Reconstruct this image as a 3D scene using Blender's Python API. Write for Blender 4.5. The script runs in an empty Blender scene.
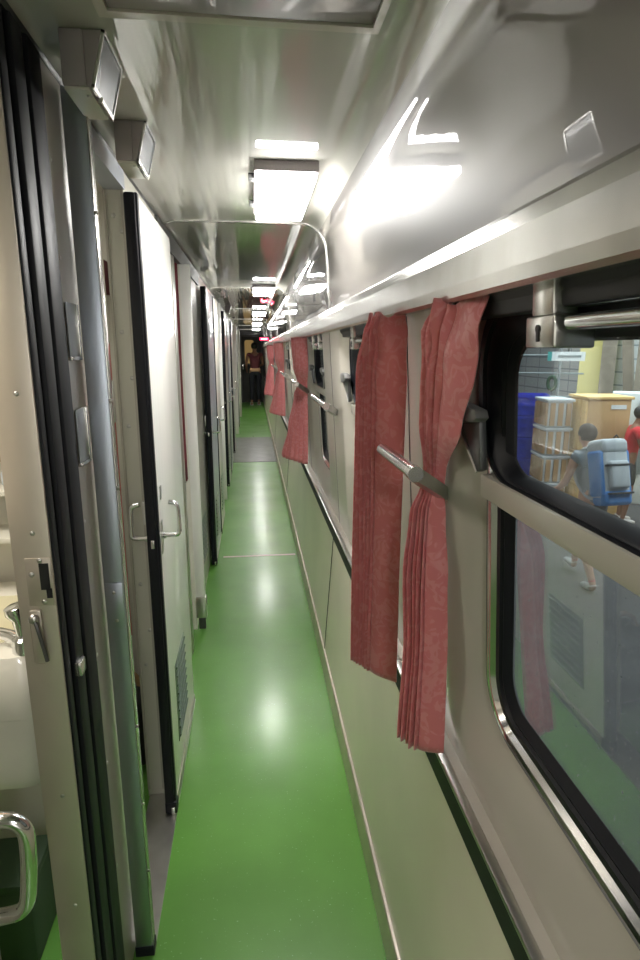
import bpy, bmesh, math, random
from mathutils import Vector, Matrix
random.seed(4)
PI = math.pi
SC = bpy.context.scene
COL = SC.collection
WL = {}                                    # world location of every parent

# ------------------------------------------------------------------ materials
def mat(name, col, rough=.4, metal=0., coat=0., coat_r=.05, coat_ior=1.5, var=.06, vscale=6., vstretch=(1,1,1),
        bump=0., bscale=8., bstretch=(1,1,1), spec=.5, emit=None, estr=0.):
    m = bpy.data.materials.new(name); m.use_nodes = True
    nt = m.node_tree; N = nt.nodes; L = nt.links
    b = N['Principled BSDF']
    b.inputs['Roughness'].default_value = rough
    b.inputs['Metallic'].default_value = metal
    b.inputs['Specular IOR Level'].default_value = spec
    b.inputs['Coat Weight'].default_value = coat
    b.inputs['Coat Roughness'].default_value = coat_r
    b.inputs['Coat IOR'].default_value = coat_ior
    tc = N.new('ShaderNodeTexCoord')
    mp = N.new('ShaderNodeMapping'); mp.inputs['Scale'].default_value = vstretch
    L.new(tc.outputs['Object'], mp.inputs['Vector'])
    no = N.new('ShaderNodeTexNoise'); no.inputs['Scale'].default_value = vscale; no.inputs['Detail'].default_value = 4
    L.new(mp.outputs['Vector'], no.inputs['Vector'])
    rp = N.new('ShaderNodeValToRGB')
    rp.color_ramp.elements[0].position = .3; rp.color_ramp.elements[1].position = .7
    rp.color_ramp.elements[0].color = [max(0, c*(1-var)) for c in col]+[1]
    rp.color_ramp.elements[1].color = [min(1, c*(1+var)) for c in col]+[1]
    L.new(no.outputs['Fac'], rp.inputs['Fac'])
    L.new(rp.outputs['Color'], b.inputs['Base Color'])
    if bump:
        mp2 = N.new('ShaderNodeMapping'); mp2.inputs['Scale'].default_value = bstretch
        L.new(tc.outputs['Object'], mp2.inputs['Vector'])
        n2 = N.new('ShaderNodeTexNoise'); n2.inputs['Scale'].default_value = bscale; n2.inputs['Detail'].default_value = 1.5
        L.new(mp2.outputs['Vector'], n2.inputs['Vector'])
        bp = N.new('ShaderNodeBump'); bp.inputs['Strength'].default_value = 1; bp.inputs['Distance'].default_value = bump
        L.new(n2.outputs['Fac'], bp.inputs['Height'])
        L.new(bp.outputs['Normal'], b.inputs['Normal']); L.new(bp.outputs['Normal'], b.inputs['Coat Normal'])
    if emit:
        b.inputs['Emission Color'].default_value = (*emit, 1); b.inputs['Emission Strength'].default_value = estr
    return m

M = {}
M['ceiling'] = mat('glossy ceiling enamel', (.46,.45,.405), .6, 0, 1., .012, 1.9, .10, 2, (1,.2,1), bump=.0026, bscale=9, bstretch=(2.6,.05,2.6), spec=.25)
M['panel'] = mat('glossy taupe enamel panel', (.175,.160,.148), .45, 0, 1., .02, 1.75, .08, 2, (1,.3,1), bump=.0025, bscale=6, bstretch=(1,.3,1))
M['cream'] = mat('cream enamel', (.60,.585,.51), .35, 0, .5, .12, 1.5, .04, 3)
M['pier'] = mat('taupe pier laminate', (.45,.415,.36), .4, 0, .4, .15, 1.5, .05, 3)
M['greige'] = mat('greige enamel', (.46,.43,.375), .35, 0, .5, .12, 1.5, .05, 3)
M['wallgreen'] = mat('pale grey green laminate', (.76,.665,.575), .4, 0, .6, .16, 1.5, .05, 3, bump=.004, bscale=3)
M['polished'] = mat('polished cream laminate', (.70,.68,.60), .35, 0, .5, .10, 1.5, .06, 4, bump=.004, bscale=5)
M['white'] = mat('white door enamel', (.80,.80,.76), .35, 0, .6, .1, 1.5, .03, 4, (6,6,.3))
M['greyblue'] = mat('blue grey enamel', (.40,.44,.51), .35, 0, .6, .1, 1.5, .03, 4)
M['steel'] = mat('brushed stainless steel', (.56,.55,.53), .3, 1., 0, var=.10, vscale=14, vstretch=(1,1,.05))
M['warmsteel'] = mat('worn warm stainless steel', (.60,.54,.47), .42, .7, 0, var=.14, vscale=5, vstretch=(1,1,.6))
M['bluesteel'] = mat('blue tinted steel', (.46,.50,.57), .38, 1., 0, var=.08, vscale=5, vstretch=(1,1,.3))
M['alu'] = mat('satin aluminium', (.56,.55,.525), .24, .9, 0, var=.10, vscale=6, vstretch=(1,3,1), bump=.0012, bscale=6)
M['chrome'] = mat('chrome', (.75,.75,.76), .14, 1., 0, var=.03)
M['darkmetal'] = mat('dark grey metal', (.12,.12,.12), .45, .7, 0)
M['rubber'] = mat('black rubber', (.009,.010,.014), .5, 0, 0, spec=.25)
M['black'] = mat('matt black', (.010,.010,.011), .6)
M['plasticgrey'] = mat('grey plastic', (.13,.128,.125), .45)
M['mauve'] = mat('mauve grey painted metal', (.33,.29,.30), .45)
M['boxgrey'] = mat('warm grey plastic', (.30,.265,.265), .5)
M['screen'] = mat('pale grey display', (.09,.11,.14), .25, 0, .3)
M['porcelain'] = mat('cream moulded basin', (.78,.75,.66), .25, 0, .6, .08)
M['basininner'] = mat('yellowed basin bowl', (.66,.62,.45), .25, 0, .6, .08)
M['orange'] = mat('orange', (.85,.25,.03), .5)
M['tan'] = mat('tan brown board', (.38,.24,.11), .6)
M['cardboard'] = mat('cardboard', (.52,.34,.16), .7)
M['wood'] = mat('pale yellow timber', (.80,.55,.22), .65, var=.15, vscale=6, vstretch=(1,1,6))
M['weather'] = mat('weathered timber', (.30,.26,.20), .7, var=.2, vscale=5)
M['crateblue'] = mat('royal blue plastic', (.012,.035,.45), .45)
M['yellow'] = mat('yellow painted wall', (.80,.72,.28), .6)
M['asphalt'] = mat('grey platform concrete', (.075,.075,.078), .8, var=.2, vscale=2)
M['signwhite'] = mat('white sign', (.75,.82,.82), .5)
M['teal'] = mat('teal', (.05,.35,.33), .5)
M['greytext'] = mat('grey text', (.2,.25,.26), .6)
M['skin'] = mat('light skin', (.62,.36,.26), .5)
M['skintan'] = mat('brown skin', (.27,.13,.075), .5)
M['hairgrey'] = mat('grey brown hair', (.055,.040,.030), .7, var=.3, vscale=60)
M['hairblack'] = mat('black hair', (.012,.011,.011), .55, var=.3, vscale=60)
M['tee'] = mat('grey blue cotton', (.22,.27,.31), .9)
M['red'] = mat('red cotton', (.62,.03,.04), .85)
M['darkshort'] = mat('dark grey cotton', (.05,.055,.06), .9)
M['packgrey'] = mat('pale grey ripstop', (.48,.53,.56), .75)
M['packblue'] = mat('blue ripstop', (.06,.24,.60), .7)
M['maroon'] = mat('maroon fabric', (.12,.025,.03), .85)
M['darkred'] = mat('dark red curtain cloth', (.16,.018,.025), .85)
M['pinkcloth'] = mat('pink cloth', (.55,.16,.15), .85)
M['peach'] = mat('peach cotton', (.62,.36,.20), .85)
M['trouser'] = mat('black trousers', (.012,.013,.018), .85)
M['shoe'] = mat('grey shoe', (.45,.48,.5), .7)
M['shoewhite'] = mat('white shoe', (.7,.68,.65), .7)
M['pinksock'] = mat('pink sock', (.75,.08,.16), .8)
M['doorgrey'] = mat('dark grey door', (.07,.068,.066), .45, 0, .3)
M['floorgrey'] = mat('grey floor section', (.15,.165,.14), .35, 0, .4, .2, var=.2)
M['green'] = mat('leaf green rope', (.03,.09,.05), .7)
M['dark_green'] = mat('dark green sticker', (.02,.16,.03), .5)
M['bingreen'] = mat('dull dark green plastic', (.025,.055,.022), .6)
M['ventgreen'] = mat('grey green vent', (.20,.26,.20), .3, .5)

def emis(name, col, s):
    m = bpy.data.materials.new(name); m.use_nodes = True
    nt = m.node_tree; nt.nodes.clear()
    o = nt.nodes.new('ShaderNodeOutputMaterial'); e = nt.nodes.new('ShaderNodeEmission')
    e.inputs[0].default_value = (*col, 1); e.inputs[1].default_value = s
    nt.links.new(e.outputs[0], o.inputs[0]); return m
M['lamp'] = emis('lamp diffuser', (1,.985,.95), 48.)
M['lampdim'] = emis('dim lamp diffuser', (1,.985,.95), 42.)
M['led'] = emis('red led', (1,.03,.08), 9.)
M['ledhot'] = emis('pale red led', (1,.35,.4), 16.)
M['doorglow'] = emis('lit vestibule wall', (.62,.40,.15), .30)

def floor_mat():
    m = mat('green vinyl', (.125,.325,.055), .30, 0, .35, .18, 1.5, .12, 3)
    nt = m.node_tree; N = nt.nodes; L = nt.links; b = N['Principled BSDF']
    tc = N.new('ShaderNodeTexCoord')
    v = N.new('ShaderNodeTexNoise'); v.inputs['Scale'].default_value = 160; v.inputs['Detail'].default_value = 1
    L.new(tc.outputs['Object'], v.inputs['Vector'])
    r = N.new('ShaderNodeValToRGB'); r.color_ramp.elements[0].position = .73; r.color_ramp.elements[1].position = .78
    L.new(v.outputs['Fac'], r.inputs['Fac'])
    mx = N.new('ShaderNodeMix'); mx.data_type = 'RGBA'
    old = b.inputs['Base Color'].links[0].from_socket
    L.new(r.outputs['Color'], mx.inputs['Factor']); L.new(old, mx.inputs['A']); mx.inputs['B'].default_value = (.25,.5,.2,1)
    L.new(mx.outputs['Result'], b.inputs['Base Color'])
    n = N.new('ShaderNodeTexNoise'); n.inputs['Scale'].default_value = 2.5; n.inputs['Detail'].default_value = 5
    L.new(tc.outputs['Object'], n.inputs['Vector'])
    mr = N.new('ShaderNodeMapRange'); mr.inputs['To Min'].default_value = .2; mr.inputs['To Max'].default_value = .46
    L.new(n.outputs['Fac'], mr.inputs['Value']); L.new(mr.outputs['Result'], b.inputs['Roughness'])
    return m
M['floor'] = floor_mat()

def curtain_mat():
    m = mat('dusty red damask', (.76,.235,.25), .55, 0, 0, var=.08, vscale=8, vstretch=(1,1,.4))
    nt = m.node_tree; N = nt.nodes; L = nt.links; b = N['Principled BSDF']
    b.inputs['Sheen Weight'].default_value = .6; b.inputs['Sheen Roughness'].default_value = .4
    tc = N.new('ShaderNodeTexCoord')
    n = N.new('ShaderNodeTexNoise'); n.inputs['Scale'].default_value = 26; n.inputs['Detail'].default_value = 1.5; n.inputs['Distortion'].default_value = 2.6
    L.new(tc.outputs['Object'], n.inputs['Vector'])
    r = N.new('ShaderNodeValToRGB'); r.color_ramp.elements[0].position = .50; r.color_ramp.elements[1].position = .56
    L.new(n.outputs['Fac'], r.inputs['Fac'])
    mx = N.new('ShaderNodeMix'); mx.data_type = 'RGBA'
    old = b.inputs['Base Color'].links[0].from_socket
    mm = N.new('ShaderNodeMath'); mm.operation = 'MULTIPLY'; mm.inputs[1].default_value = .35
    L.new(r.outputs['Color'], mm.inputs[0]); L.new(mm.outputs[0], mx.inputs['Factor']); L.new(old, mx.inputs['A']); mx.inputs['B'].default_value = (.88,.43,.44,1)
    L.new(mx.outputs['Result'], b.inputs['Base Color'])
    tl = N.new('ShaderNodeBsdfTranslucent'); L.new(mx.outputs['Result'], tl.inputs['Color'])
    ms = N.new('ShaderNodeMixShader'); ms.inputs[0].default_value = .18
    out = [q for q in N if q.type == 'OUTPUT_MATERIAL'][0]
    L.new(b.outputs[0], ms.inputs[1]); L.new(tl.outputs[0], ms.inputs[2]); L.new(ms.outputs[0], out.inputs['Surface'])
    mr = N.new('ShaderNodeMapRange'); mr.inputs['To Min'].default_value = .65; mr.inputs['To Max'].default_value = .36
    L.new(r.outputs['Color'], mr.inputs['Value']); L.new(mr.outputs['Result'], b.inputs['Roughness'])
    return m
M['curtain'] = curtain_mat()

def glass_mat(name, ior, haze, hazecol, speck):
    m = bpy.data.materials.new(name); m.use_nodes = True
    nt = m.node_tree; N = nt.nodes; L = nt.links; N.clear()
    o = N.new('ShaderNodeOutputMaterial')
    tr = N.new('ShaderNodeBsdfTransparent'); tr.inputs[0].default_value = (.86,.90,.90,1)
    gl = N.new('ShaderNodeBsdfGlossy'); gl.inputs['Roughness'].default_value = .015
    lw = N.new('ShaderNodeLayerWeight'); lw.inputs['Blend'].default_value = .5
    pw = N.new('ShaderNodeMath'); pw.operation = 'POWER'; pw.inputs[1].default_value = 4.; L.new(lw.outputs['Facing'], pw.inputs[0])
    fr = N.new('ShaderNodeMath'); fr.operation = 'MULTIPLY_ADD'; fr.inputs[1].default_value = .9; fr.inputs[2].default_value = ior; L.new(pw.outputs[0], fr.inputs[0])
    m1 = N.new('ShaderNodeMixShader'); L.new(fr.outputs[0], m1.inputs[0]); L.new(tr.outputs[0], m1.inputs[1]); L.new(gl.outputs[0], m1.inputs[2])
    df = N.new('ShaderNodeBsdfDiffuse'); df.inputs[0].default_value = (*hazecol, 1)
    tc = N.new('ShaderNodeTexCoord')
    n = N.new('ShaderNodeTexNoise'); n.inputs['Scale'].default_value = 190; n.inputs['Detail'].default_value = 2
    L.new(tc.outputs['Object'], n.inputs['Vector'])
    r = N.new('ShaderNodeMapRange'); r.inputs['From Min'].default_value = .62; r.inputs['From Max'].default_value = .76
    r.inputs['To Min'].default_value = haze; r.inputs['To Max'].default_value = speck
    L.new(n.outputs['Fac'], r.inputs['Value'])
    m2 = N.new('ShaderNodeMixShader'); L.new(r.outputs[0], m2.inputs[0]); L.new(m1.outputs[0], m2.inputs[1]); L.new(df.outputs[0], m2.inputs[2])
    L.new(m2.outputs[0], o.inputs[0]); return m
M['glass_up'] = glass_mat('clear window glass', .03, .05, (.7,.72,.75), .06)
M['glass_low'] = glass_mat('rain flecked window glass', .17, .03, (.5,.55,.6), .42)

def tile_mat():
    m = mat('pale grey wall tiles', (.62,.66,.66), .4)
    nt = m.node_tree; N = nt.nodes; L = nt.links; b = N['Principled BSDF']
    tc = N.new('ShaderNodeTexCoord'); mp = N.new('ShaderNodeMapping'); mp.inputs['Rotation'].default_value = (PI/2,0,PI/2)
    mp.inputs['Rotation'].default_value = (0, PI/2, 0)
    sp = N.new('ShaderNodeSeparateXYZ'); cb = N.new('ShaderNodeCombineXYZ')
    L.new(tc.outputs['Object'], sp.inputs[0]); L.new(sp.outputs['Y'], cb.inputs['X']); L.new(sp.outputs['Z'], cb.inputs['Y'])
    br = N.new('ShaderNodeTexBrick'); br.offset = 0; br.inputs['Scale'].default_value = 1
    br.inputs['Brick Width'].default_value = .9; br.inputs['Row Height'].default_value = .32; br.inputs['Mortar Size'].default_value = .02
    br.inputs['Color1'].default_value = (.60,.65,.66,1); br.inputs['Color2'].default_value = (.66,.70,.70,1); br.inputs['Mortar'].default_value = (.25,.30,.33,1)
    L.new(cb.outputs[0], br.inputs['Vector']); L.new(br.outputs['Color'], b.inputs['Base Color'])
    return m
M['tiles'] = tile_mat()

# ------------------------------------------------------------------ builders
def link(name, me, m, parent=None, smooth=False, ms=None):
    o = bpy.data.objects.new(name, me); COL.objects.link(o)
    for x in (ms or [m]): me.materials.append(M[x] if isinstance(x, str) else x)
    if smooth:
        for p in me.polygons: p.use_smooth = True
    if parent is not None:
        o.parent = parent
    return o

def base_loc(parent):
    v = Vector((0,0,0))
    while parent is not None:
        v += parent.location; parent = parent.parent
    return v

SH = [0.]                                   # lean of the window wall (top leans inward)
def fin(name, bm, m, parent=None, smooth=False, ms=None, origin=None):
    """bm is in world coordinates; stored relative to the parent (or to its own base)."""
    off = base_loc(parent)
    if SH[0]:
        for v in bm.verts: v.co.x += SH[0]*(1.17-v.co.z)
    if origin is None and bm.verts:
        xs = [v.co for v in bm.verts]
        mn = Vector((min(c.x for c in xs), min(c.y for c in xs), min(c.z for c in xs)))
        mx = Vector((max(c.x for c in xs), max(c.y for c in xs), max(c.z for c in xs)))
        origin = Vector(((mn.x+mx.x)/2, (mn.y+mx.y)/2, mn.z))
    origin = Vector(origin or (0,0,0))
    for v in bm.verts: v.co -= origin
    bmesh.ops.recalc_face_normals(bm, faces=bm.faces[:])
    me = bpy.data.meshes.new(name); bm.to_mesh(me); bm.free()
    o = link(name, me, m, parent, smooth, ms)
    o.location = origin - off
    if smooth:
        try: me.set_sharp_from_angle(angle=math.radians(38))
        except Exception: pass
    return o

def add_box(bm, x0,x1,y0,y1,z0,z1, bev=0., seg=2, rot=None):
    c = Vector(((x0+x1)/2,(y0+y1)/2,(z0+z1)/2))
    r = bmesh.ops.create_cube(bm, size=1)
    vs = r['verts']
    for v in vs: v.co = Vector((v.co.x*(x1-x0), v.co.y*(y1-y0), v.co.z*(z1-z0)))
    if rot is not None:
        for v in vs: v.co = rot @ v.co
    for v in vs: v.co += c
    if bev > 0:
        es = list({e for v in vs for e in v.link_edges})
        bmesh.ops.bevel(bm, geom=es, offset=bev, segments=seg, profile=.5, affect='EDGES')
    return bm

def box(name, x0,x1,y0,y1,z0,z1, m, parent=None, bev=0., seg=2, rot=None):
    bm = bmesh.new(); add_box(bm, x0,x1,y0,y1,z0,z1, bev, seg, rot)
    return fin(name, bm, m, parent, smooth=bev > 0)

def add_tube(bm, pts, r, n=10, cap=True):
    pts = [Vector(p) for p in pts]
    rings = []
    prev = None
    for i, p in enumerate(pts):
        d = (pts[min(i+1, len(pts)-1)] - pts[max(i-1, 0)]).normalized()
        if prev is None:
            a = Vector((0,0,1)) if abs(d.z) < .9 else Vector((1,0,0))
            u = d.cross(a).normalized()
        else:
            u = (prev - d*prev.dot(d)).normalized()
        prev = u; w = d.cross(u)
        rr = r[i] if isinstance(r, (list, tuple)) else r
        rings.append([bm.verts.new(p + (u*math.cos(2*PI*k/n) + w*math.sin(2*PI*k/n))*rr) for k in range(n)])
    for a, b in zip(rings, rings[1:]):
        for k in range(n): bm.faces.new((a[k], a[(k+1)%n], b[(k+1)%n], b[k]))
    if cap:
        bm.faces.new(rings[0][::-1]); bm.faces.new(rings[-1])
    return bm

def tube(name, pts, r, m, parent=None, n=10):
    bm = bmesh.new(); add_tube(bm, pts, r, n); return fin(name, bm, m, parent, True)

def smooth_path(pts, it=2):
    pts = [Vector(p) for p in pts]
    for _ in range(it):
        q = [pts[0]]
        for a, b in zip(pts, pts[1:]): q += [a.lerp(b,.25), a.lerp(b,.75)]
        q.append(pts[-1]); pts = q
    return pts

def add_ball(bm, c, rx, ry=None, rz=None, u=16, v=10, rot=None):
    ry = ry or rx; rz = rz or rx
    r = bmesh.ops.create_uvsphere(bm, u_segments=u, v_segments=v, radius=1)
    for k in r['verts']:
        p = Vector((k.co.x*rx, k.co.y*ry, k.co.z*rz))
        if rot is not None: p = rot @ p
        k.co = p + Vector(c)
    return r['verts']

def prism(name, poly, axis, a, b, m, parent=None, bev=0.):
    """poly: 2-D points in the two other axes (in order), extruded along axis from a to b."""
    bm = bmesh.new()
    def P(q, t):
        if axis == 'x': return (t, q[0], q[1])
        if axis == 'y': return (q[0], t, q[1])
        return (q[0], q[1], t)
    A = [bm.verts.new(P(q, a)) for q in poly]; B = [bm.verts.new(P(q, b)) for q in poly]
    n = len(poly)
    bm.faces.new(A[::-1]); bm.faces.new(B)
    for k in range(n): bm.faces.new((A[k], A[(k+1)%n], B[(k+1)%n], B[k]))
    if bev: bmesh.ops.bevel(bm, geom=bm.edges[:], offset=bev, segments=2, profile=.5, affect='EDGES')
    return fin(name, bm, m, parent, smooth=bev > 0)

def tag(o, label, cat, group=None, kind=None):
    o['label'] = label; o['category'] = cat
    if group: o['group'] = group
    if kind: o['kind'] = kind
    return o

def thing(name, label, cat, loc, group=None, kind=None):
    o = bpy.data.objects.new(name, None); COL.objects.link(o); o.location = loc; o.empty_display_size = .05
    return tag(o, label, cat, group, kind)

def copy_tree(o, parent=None):
    c = o.copy(); COL.objects.link(c)
    if parent is not None: c.parent = parent
    for ch in list(o.children): copy_tree(ch, c)
    return c

def rr(cy, cz, hy, hz, r, n=8):
    pts = []
    for (sy, sz, a0) in ((1,1,0),(-1,1,PI/2),(-1,-1,PI),(1,-1,3*PI/2)):
        for k in range(n+1):
            a = a0 + (PI/2)*k/n
            pts.append((cy+sy*(hy-r)+r*math.cos(a), cz+sz*(hz-r)+r*math.sin(a)))
    return pts

def loft_x(bm, rings, closed=False):
    """rings: list of (x, [(y,z)...])"""
    R = [[bm.verts.new((x, p[0], p[1])) for p in pts] for x, pts in rings]
    n = len(R[0])
    pairs = list(zip(R, R[1:])) + ([(R[-1], R[0])] if closed else [])
    for a, b in pairs:
        for k in range(n): bm.faces.new((a[k], a[(k+1)%n], b[(k+1)%n], b[k]))
    return bm

def S(o, label, cat): return tag(o, label, cat, kind='structure')

# ------------------------------------------------------------------ constants
YB, YE = -2.6, 17.2           # back and far end of the corridor
XF = -.287                    # corridor face of the sliding doors
XW = -.337                    # corridor face of the left wall
XR = .35                      # corridor face of the window wall
ZC = 2.0
ZH = 1.975                    # underside line of the left header

# ------------------------------------------------------------------ floor, ceiling
S(box('floor', -1.75, .36, YB, YE, -.03, 0, 'floor'), 'green flecked vinyl floor running the length of the corridor', 'floor')
S(box('trim_1', XW, .30, 7.8, 10.1, 0, .004, 'floorgrey'), 'grey section across the corridor floor near the far end', 'floor plate')
S(box('trim_2', -.25, .285, 4.08, 4.105, 0, .002, 'wallgreen'), 'thin pale joint line across the green floor', 'floor joint')

prof = [(XW,ZC-.012),(-.297,ZC),(-.15,ZC),(.05,ZC),(.205,ZC)]
cx, cz, r = .205, ZC-.11, .11
for k in range(1, 11):
    a = PI/2*(1-k/10.); prof.append((cx+r*math.cos(a)*.98, cz+r*math.sin(a)))
prof += [(.322,1.78),(.328,1.66)]
def strip_section(name, prof, y0, y1, m, dz=0., thick=.02, ny=1):
    bm = bmesh.new()
    rows = []
    # outward offset for the back side
    pts = [Vector((p[0],0,p[1])) for p in prof]
    offs = []
    for i in range(len(pts)):
        d = (pts[min(i+1,len(pts)-1)]-pts[max(i-1,0)]).normalized()
        offs.append(Vector((-d.z,0,d.x)))      # pointing up / outward
    for j in range(ny+1):
        y = y0+(y1-y0)*j/ny
        inner = [bm.verts.new((p.x+o.x*dz, y, p.z+o.z*dz)) for p,o in zip(pts,offs)]
        outer = [bm.verts.new((p.x+o.x*thick, y, p.z+o.z*thick)) for p,o in zip(pts,offs)]
        rows.append(inner+outer[::-1])
    n = len(rows[0])
    for a, b in zip(rows, rows[1:]):
        for k in range(n): bm.faces.new((a[k], a[(k+1)%n], b[(k+1)%n], b[k]))
    bm.faces.new(rows[0]); bm.faces.new(rows[-1][::-1])
    return fin(name, bm, m, smooth=True, origin=(0,0,0))
cl = strip_section('ceiling', prof, YB, YE, 'ceiling', ny=60)
cl.data.materials.append(M['panel'])
for p_ in cl.data.polygons:
    if p_.center.x > .285: p_.material_index = 1
S(cl, 'glossy grey cream ceiling curving down into the panel above the windows', 'ceiling')
for k, y in enumerate((2.49, 4.99, 7.49, 9.99, 12.5, 15.0)):
    S(strip_section('trim_%d' % (3+k), prof, y-.009, y+.009, 'alu', dz=-.004, thick=.004),
      ['narrow bright joint strip across the ceiling just beyond the first lamp','bright curved joint strip across the ceiling beyond the second lamp','bright curved ceiling joint strip third from the camera','bright curved ceiling joint strip fourth from the camera','bright curved ceiling joint strip fifth from the camera','bright curved ceiling joint strip closest to the end door'][k], 'joint strip')

# access hatch right above the camera
h = thing('ceiling_hatch', 'dull green grey access hatch in the ceiling at the top edge of the view', 'hatch', (0,.7,1.985))
box('panel', -.20,.20,.42,1.012,1.992,1.999,'panel',h,.003)
bm = bmesh.new()
for a in ((-.216,.212,1.012,1.03),(-.216,.212,.40,.42)): add_box(bm, a[0],a[1],a[2],a[3],1.989,1.999)
for a in ((-.216,-.20,.42,1.012),(.20,.212,.42,1.012)): add_box(bm, a[0],a[1],a[2],a[3],1.989,1.999)
fin('frame', bm, 'greige', h)

# ------------------------------------------------------------------ right wall
prism('x', [(0,0)]*3, 'x', 0, 0, 'cream') if False else None
S(prism('wall_right', [(.302,0),(.350,.664),(.47,.664),(.47,-.3),(.302,-.3)], 'y', YB, YE, 'wallgreen'),
  'pale grey green lower wall leaning under the window sill', 'wall')
S(prism('baseboard_right', [(.2985,0),(.297,.010),(.300,.100),(.3035,.106),(.312,.106),(.304,0)], 'y', YB, YE, 'warmsteel'),
  'grey metal baseboard strip along the right side of the floor', 'baseboard')
# seams in the lower wall
for k, (y, n) in enumerate(((2.49,9),(5.6,10),(8.7,11))):
    bm = bmesh.new()
    add_box(bm, -.002,.001, -.0035,.0035, 0, .56)
    rot = Matrix.Rotation(math.atan2(.048,.664), 4, 'Y')
    for v in bm.verts: v.co = rot @ v.co + Vector((.3095,y,.106))
    S(fin('trim_%d' % n, bm, 'black'), ['dark upright joint in the lower wall below the first bare pier','dark upright joint in the lower wall by the farther red curtain','dark upright joint in the lower wall far down the corridor'][k], 'panel joint')
# sill
S(box('trim_12', .345,.353,YB,YE,.664,.726,'black'), 'black band along the wall right under the windows', 'sill band')
S(box('trim_13', .338,.356,YB,YE,.724,.734,'steel',None,.003), 'thin steel edge running along the window sill', 'sill edge')
S(box('trim_14', .352,.47,YB,YE,.60,.732,'greige'), 'greige ledge behind the steel sill edge', 'sill ledge')
# upper longitudinal rail
S(prism('trim_15', [(.345,1.574),(.298,1.569),(.291,1.574),(.288,1.59),(.289,1.63),(.2935,1.648),(.300,1.655),(.325,1.664),(.345,1.664)], 'y', YB, YE, 'alu'),
  'broad satin aluminium rail running above the windows and curtains', 'rail')
# window wall: piers and strips
PITCH = 1.25
cw = [.605+PITCH*k for k in range(13)]
HW = .385
SH[0] = .06
bm = bmesh.new()
edges = [YB]+[v for c in cw for v in (c-HW, c+HW)]+[YE]
for a, b in zip(edges[0::2], edges[1::2]): add_box(bm, XR,.43,a,b,.66,1.60)
add_box(bm, XR+.002,.43,YB,YE,1.60,1.655)
S(fin('wall_right.001', bm, 'pier'), 'cream window wall with piers between the rounded windows', 'wall')
bm = bmesh.new()
for k in range(-1, 13):
    y = .605+HW+.24+PITCH*k
    add_box(bm, XR-.0015, XR+.001, y-.002, y+.002, .735, 1.57)
S(fin('trim_16', bm, 'plasticgrey'), 'thin upright cover joints in the cream piers between windows', 'panel joint')

WIN_LABELS = ['nearest rounded window with a backpacker and crates outside it','second rounded window partly behind the long red curtain','third rounded window beyond the first bare pier','fourth rounded window beyond the tied middle curtain']
def make_window(i, cy):
    w = thing('window_%d' % (i+1), WIN_LABELS[i] if i < 4 else 'rounded window far down the corridor hidden by curtains', 'window', (XR, cy, .735),
              kind='structure', group=None if i < 4 else 'far windows')
    zc = lambda a, b: ((a+b)/2, (b-a)/2)
    def R(hy, z0, z1, r): c, hz = zc(z0, z1); return rr(cy, c, hy, hz, r)
    bm = loft_x(bmesh.new(), [(.3495,R(HW+.001,.732,1.642,.003)),(.3485,R(.376,.742,1.632,.09)),(.350,R(.362,.757,1.622,.11)),(.356,R(.346,.778,1.612,.115)),
                              (.374,R(.312,.825,1.597,.105)),(.390,R(.290,.852,1.580,.10))])
    fin('surround', bm, 'greige', w, True)
    bm = loft_x(bmesh.new(), [(.390,R(.290,.852,1.580,.10)),(.398,R(.285,.858,1.575,.096)),(.396,R(.279,.863,1.570,.092))])
    fin('seal', bm, 'tan' if False else 'darkmetal', w, True)
    bm = loft_x(bmesh.new(), [(.396,R(.279,.863,1.570,.092)),(.385,R(.275,.867,1.566,.090)),(.382,R(.267,.873,1.558,.085)),(.384,R(.257,.881,1.550,.078)),(.394,R(.249,.889,1.543,.072))])
    fin('chrome_rim', bm, 'chrome', w, True)
    bm = loft_x(bmesh.new(), [(.396,R(.249,.889,1.543,.072)),(.389,R(.245,.893,1.540,.07)),(.389,R(.232,.904,1.532,.062)),(.394,R(.228,.908,1.529,.06)),(.391,R(.221,.915,1.522,.058)),(.402,R(.206,.930,1.510,.052))])
    fin('gasket', bm, 'rubber', w, True)
    box('sash_bar', .368,.402,cy-.266,cy+.266,1.268,1.306,'greige',w,.004)
    bm = loft_x(bmesh.new(), [(.394,R(.289,1.300,1.585,.11)),(.374,R(.286,1.303,1.580,.11)),(.373,R(.268,1.307,1.560,.095)),(.378,R(.264,1.309,1.556,.09)),(.376,R(.258,1.311,1.550,.085)),(.380,R(.243,1.315,1.532,.075)),(.402,R(.222,1.322,1.514,.06))])
    fin('upper_gasket', bm, 'rubber', w, True)
    box('upper_pane', .399,.402,cy-.232,cy+.232,1.32,1.525,'glass_up',w)
    box('lower_pane', .4015,.4045,cy-.232,cy+.232,.915,1.285,'glass_low',w)
    for s in (1,-1):
        y = cy+s*.285
        l = prism('latch', [(y+s*.055,1.398),(y+s*.050,1.412),(y+s*.01,1.418),(y-s*.055,1.412),(y-s*.062,1.400),(y-s*.05,1.393),(y+s*.045,1.380)], 'x', .344,.366, 'plasticgrey', w, .003)
        prism('lever', [(y+s*.046,1.385),(y-s*.045,1.394),(y-s*.050,1.318),(y-s*.035,1.312)], 'x', .356,.368, 'darkmetal', l, .002)
        tube('spring_wire', [(.354,y+s*.047,1.384),(.356,y-s*.036,1.312)], .0022, 'steel', l, 6)
    return w
for i, c in enumerate(cw[:7]): make_window(i, c)
# the remaining window openings far down the corridor are closed by copies
w0 = [o for o in COL.objects if o.name == 'window_7'][0]
for i, c in enumerate(cw[7:]):
    q = copy_tree(w0); q.name = 'window_%d' % (8+i); q.location.y = c
    q['label'] = 'rounded window far down the corridor hidden by curtains'

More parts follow.
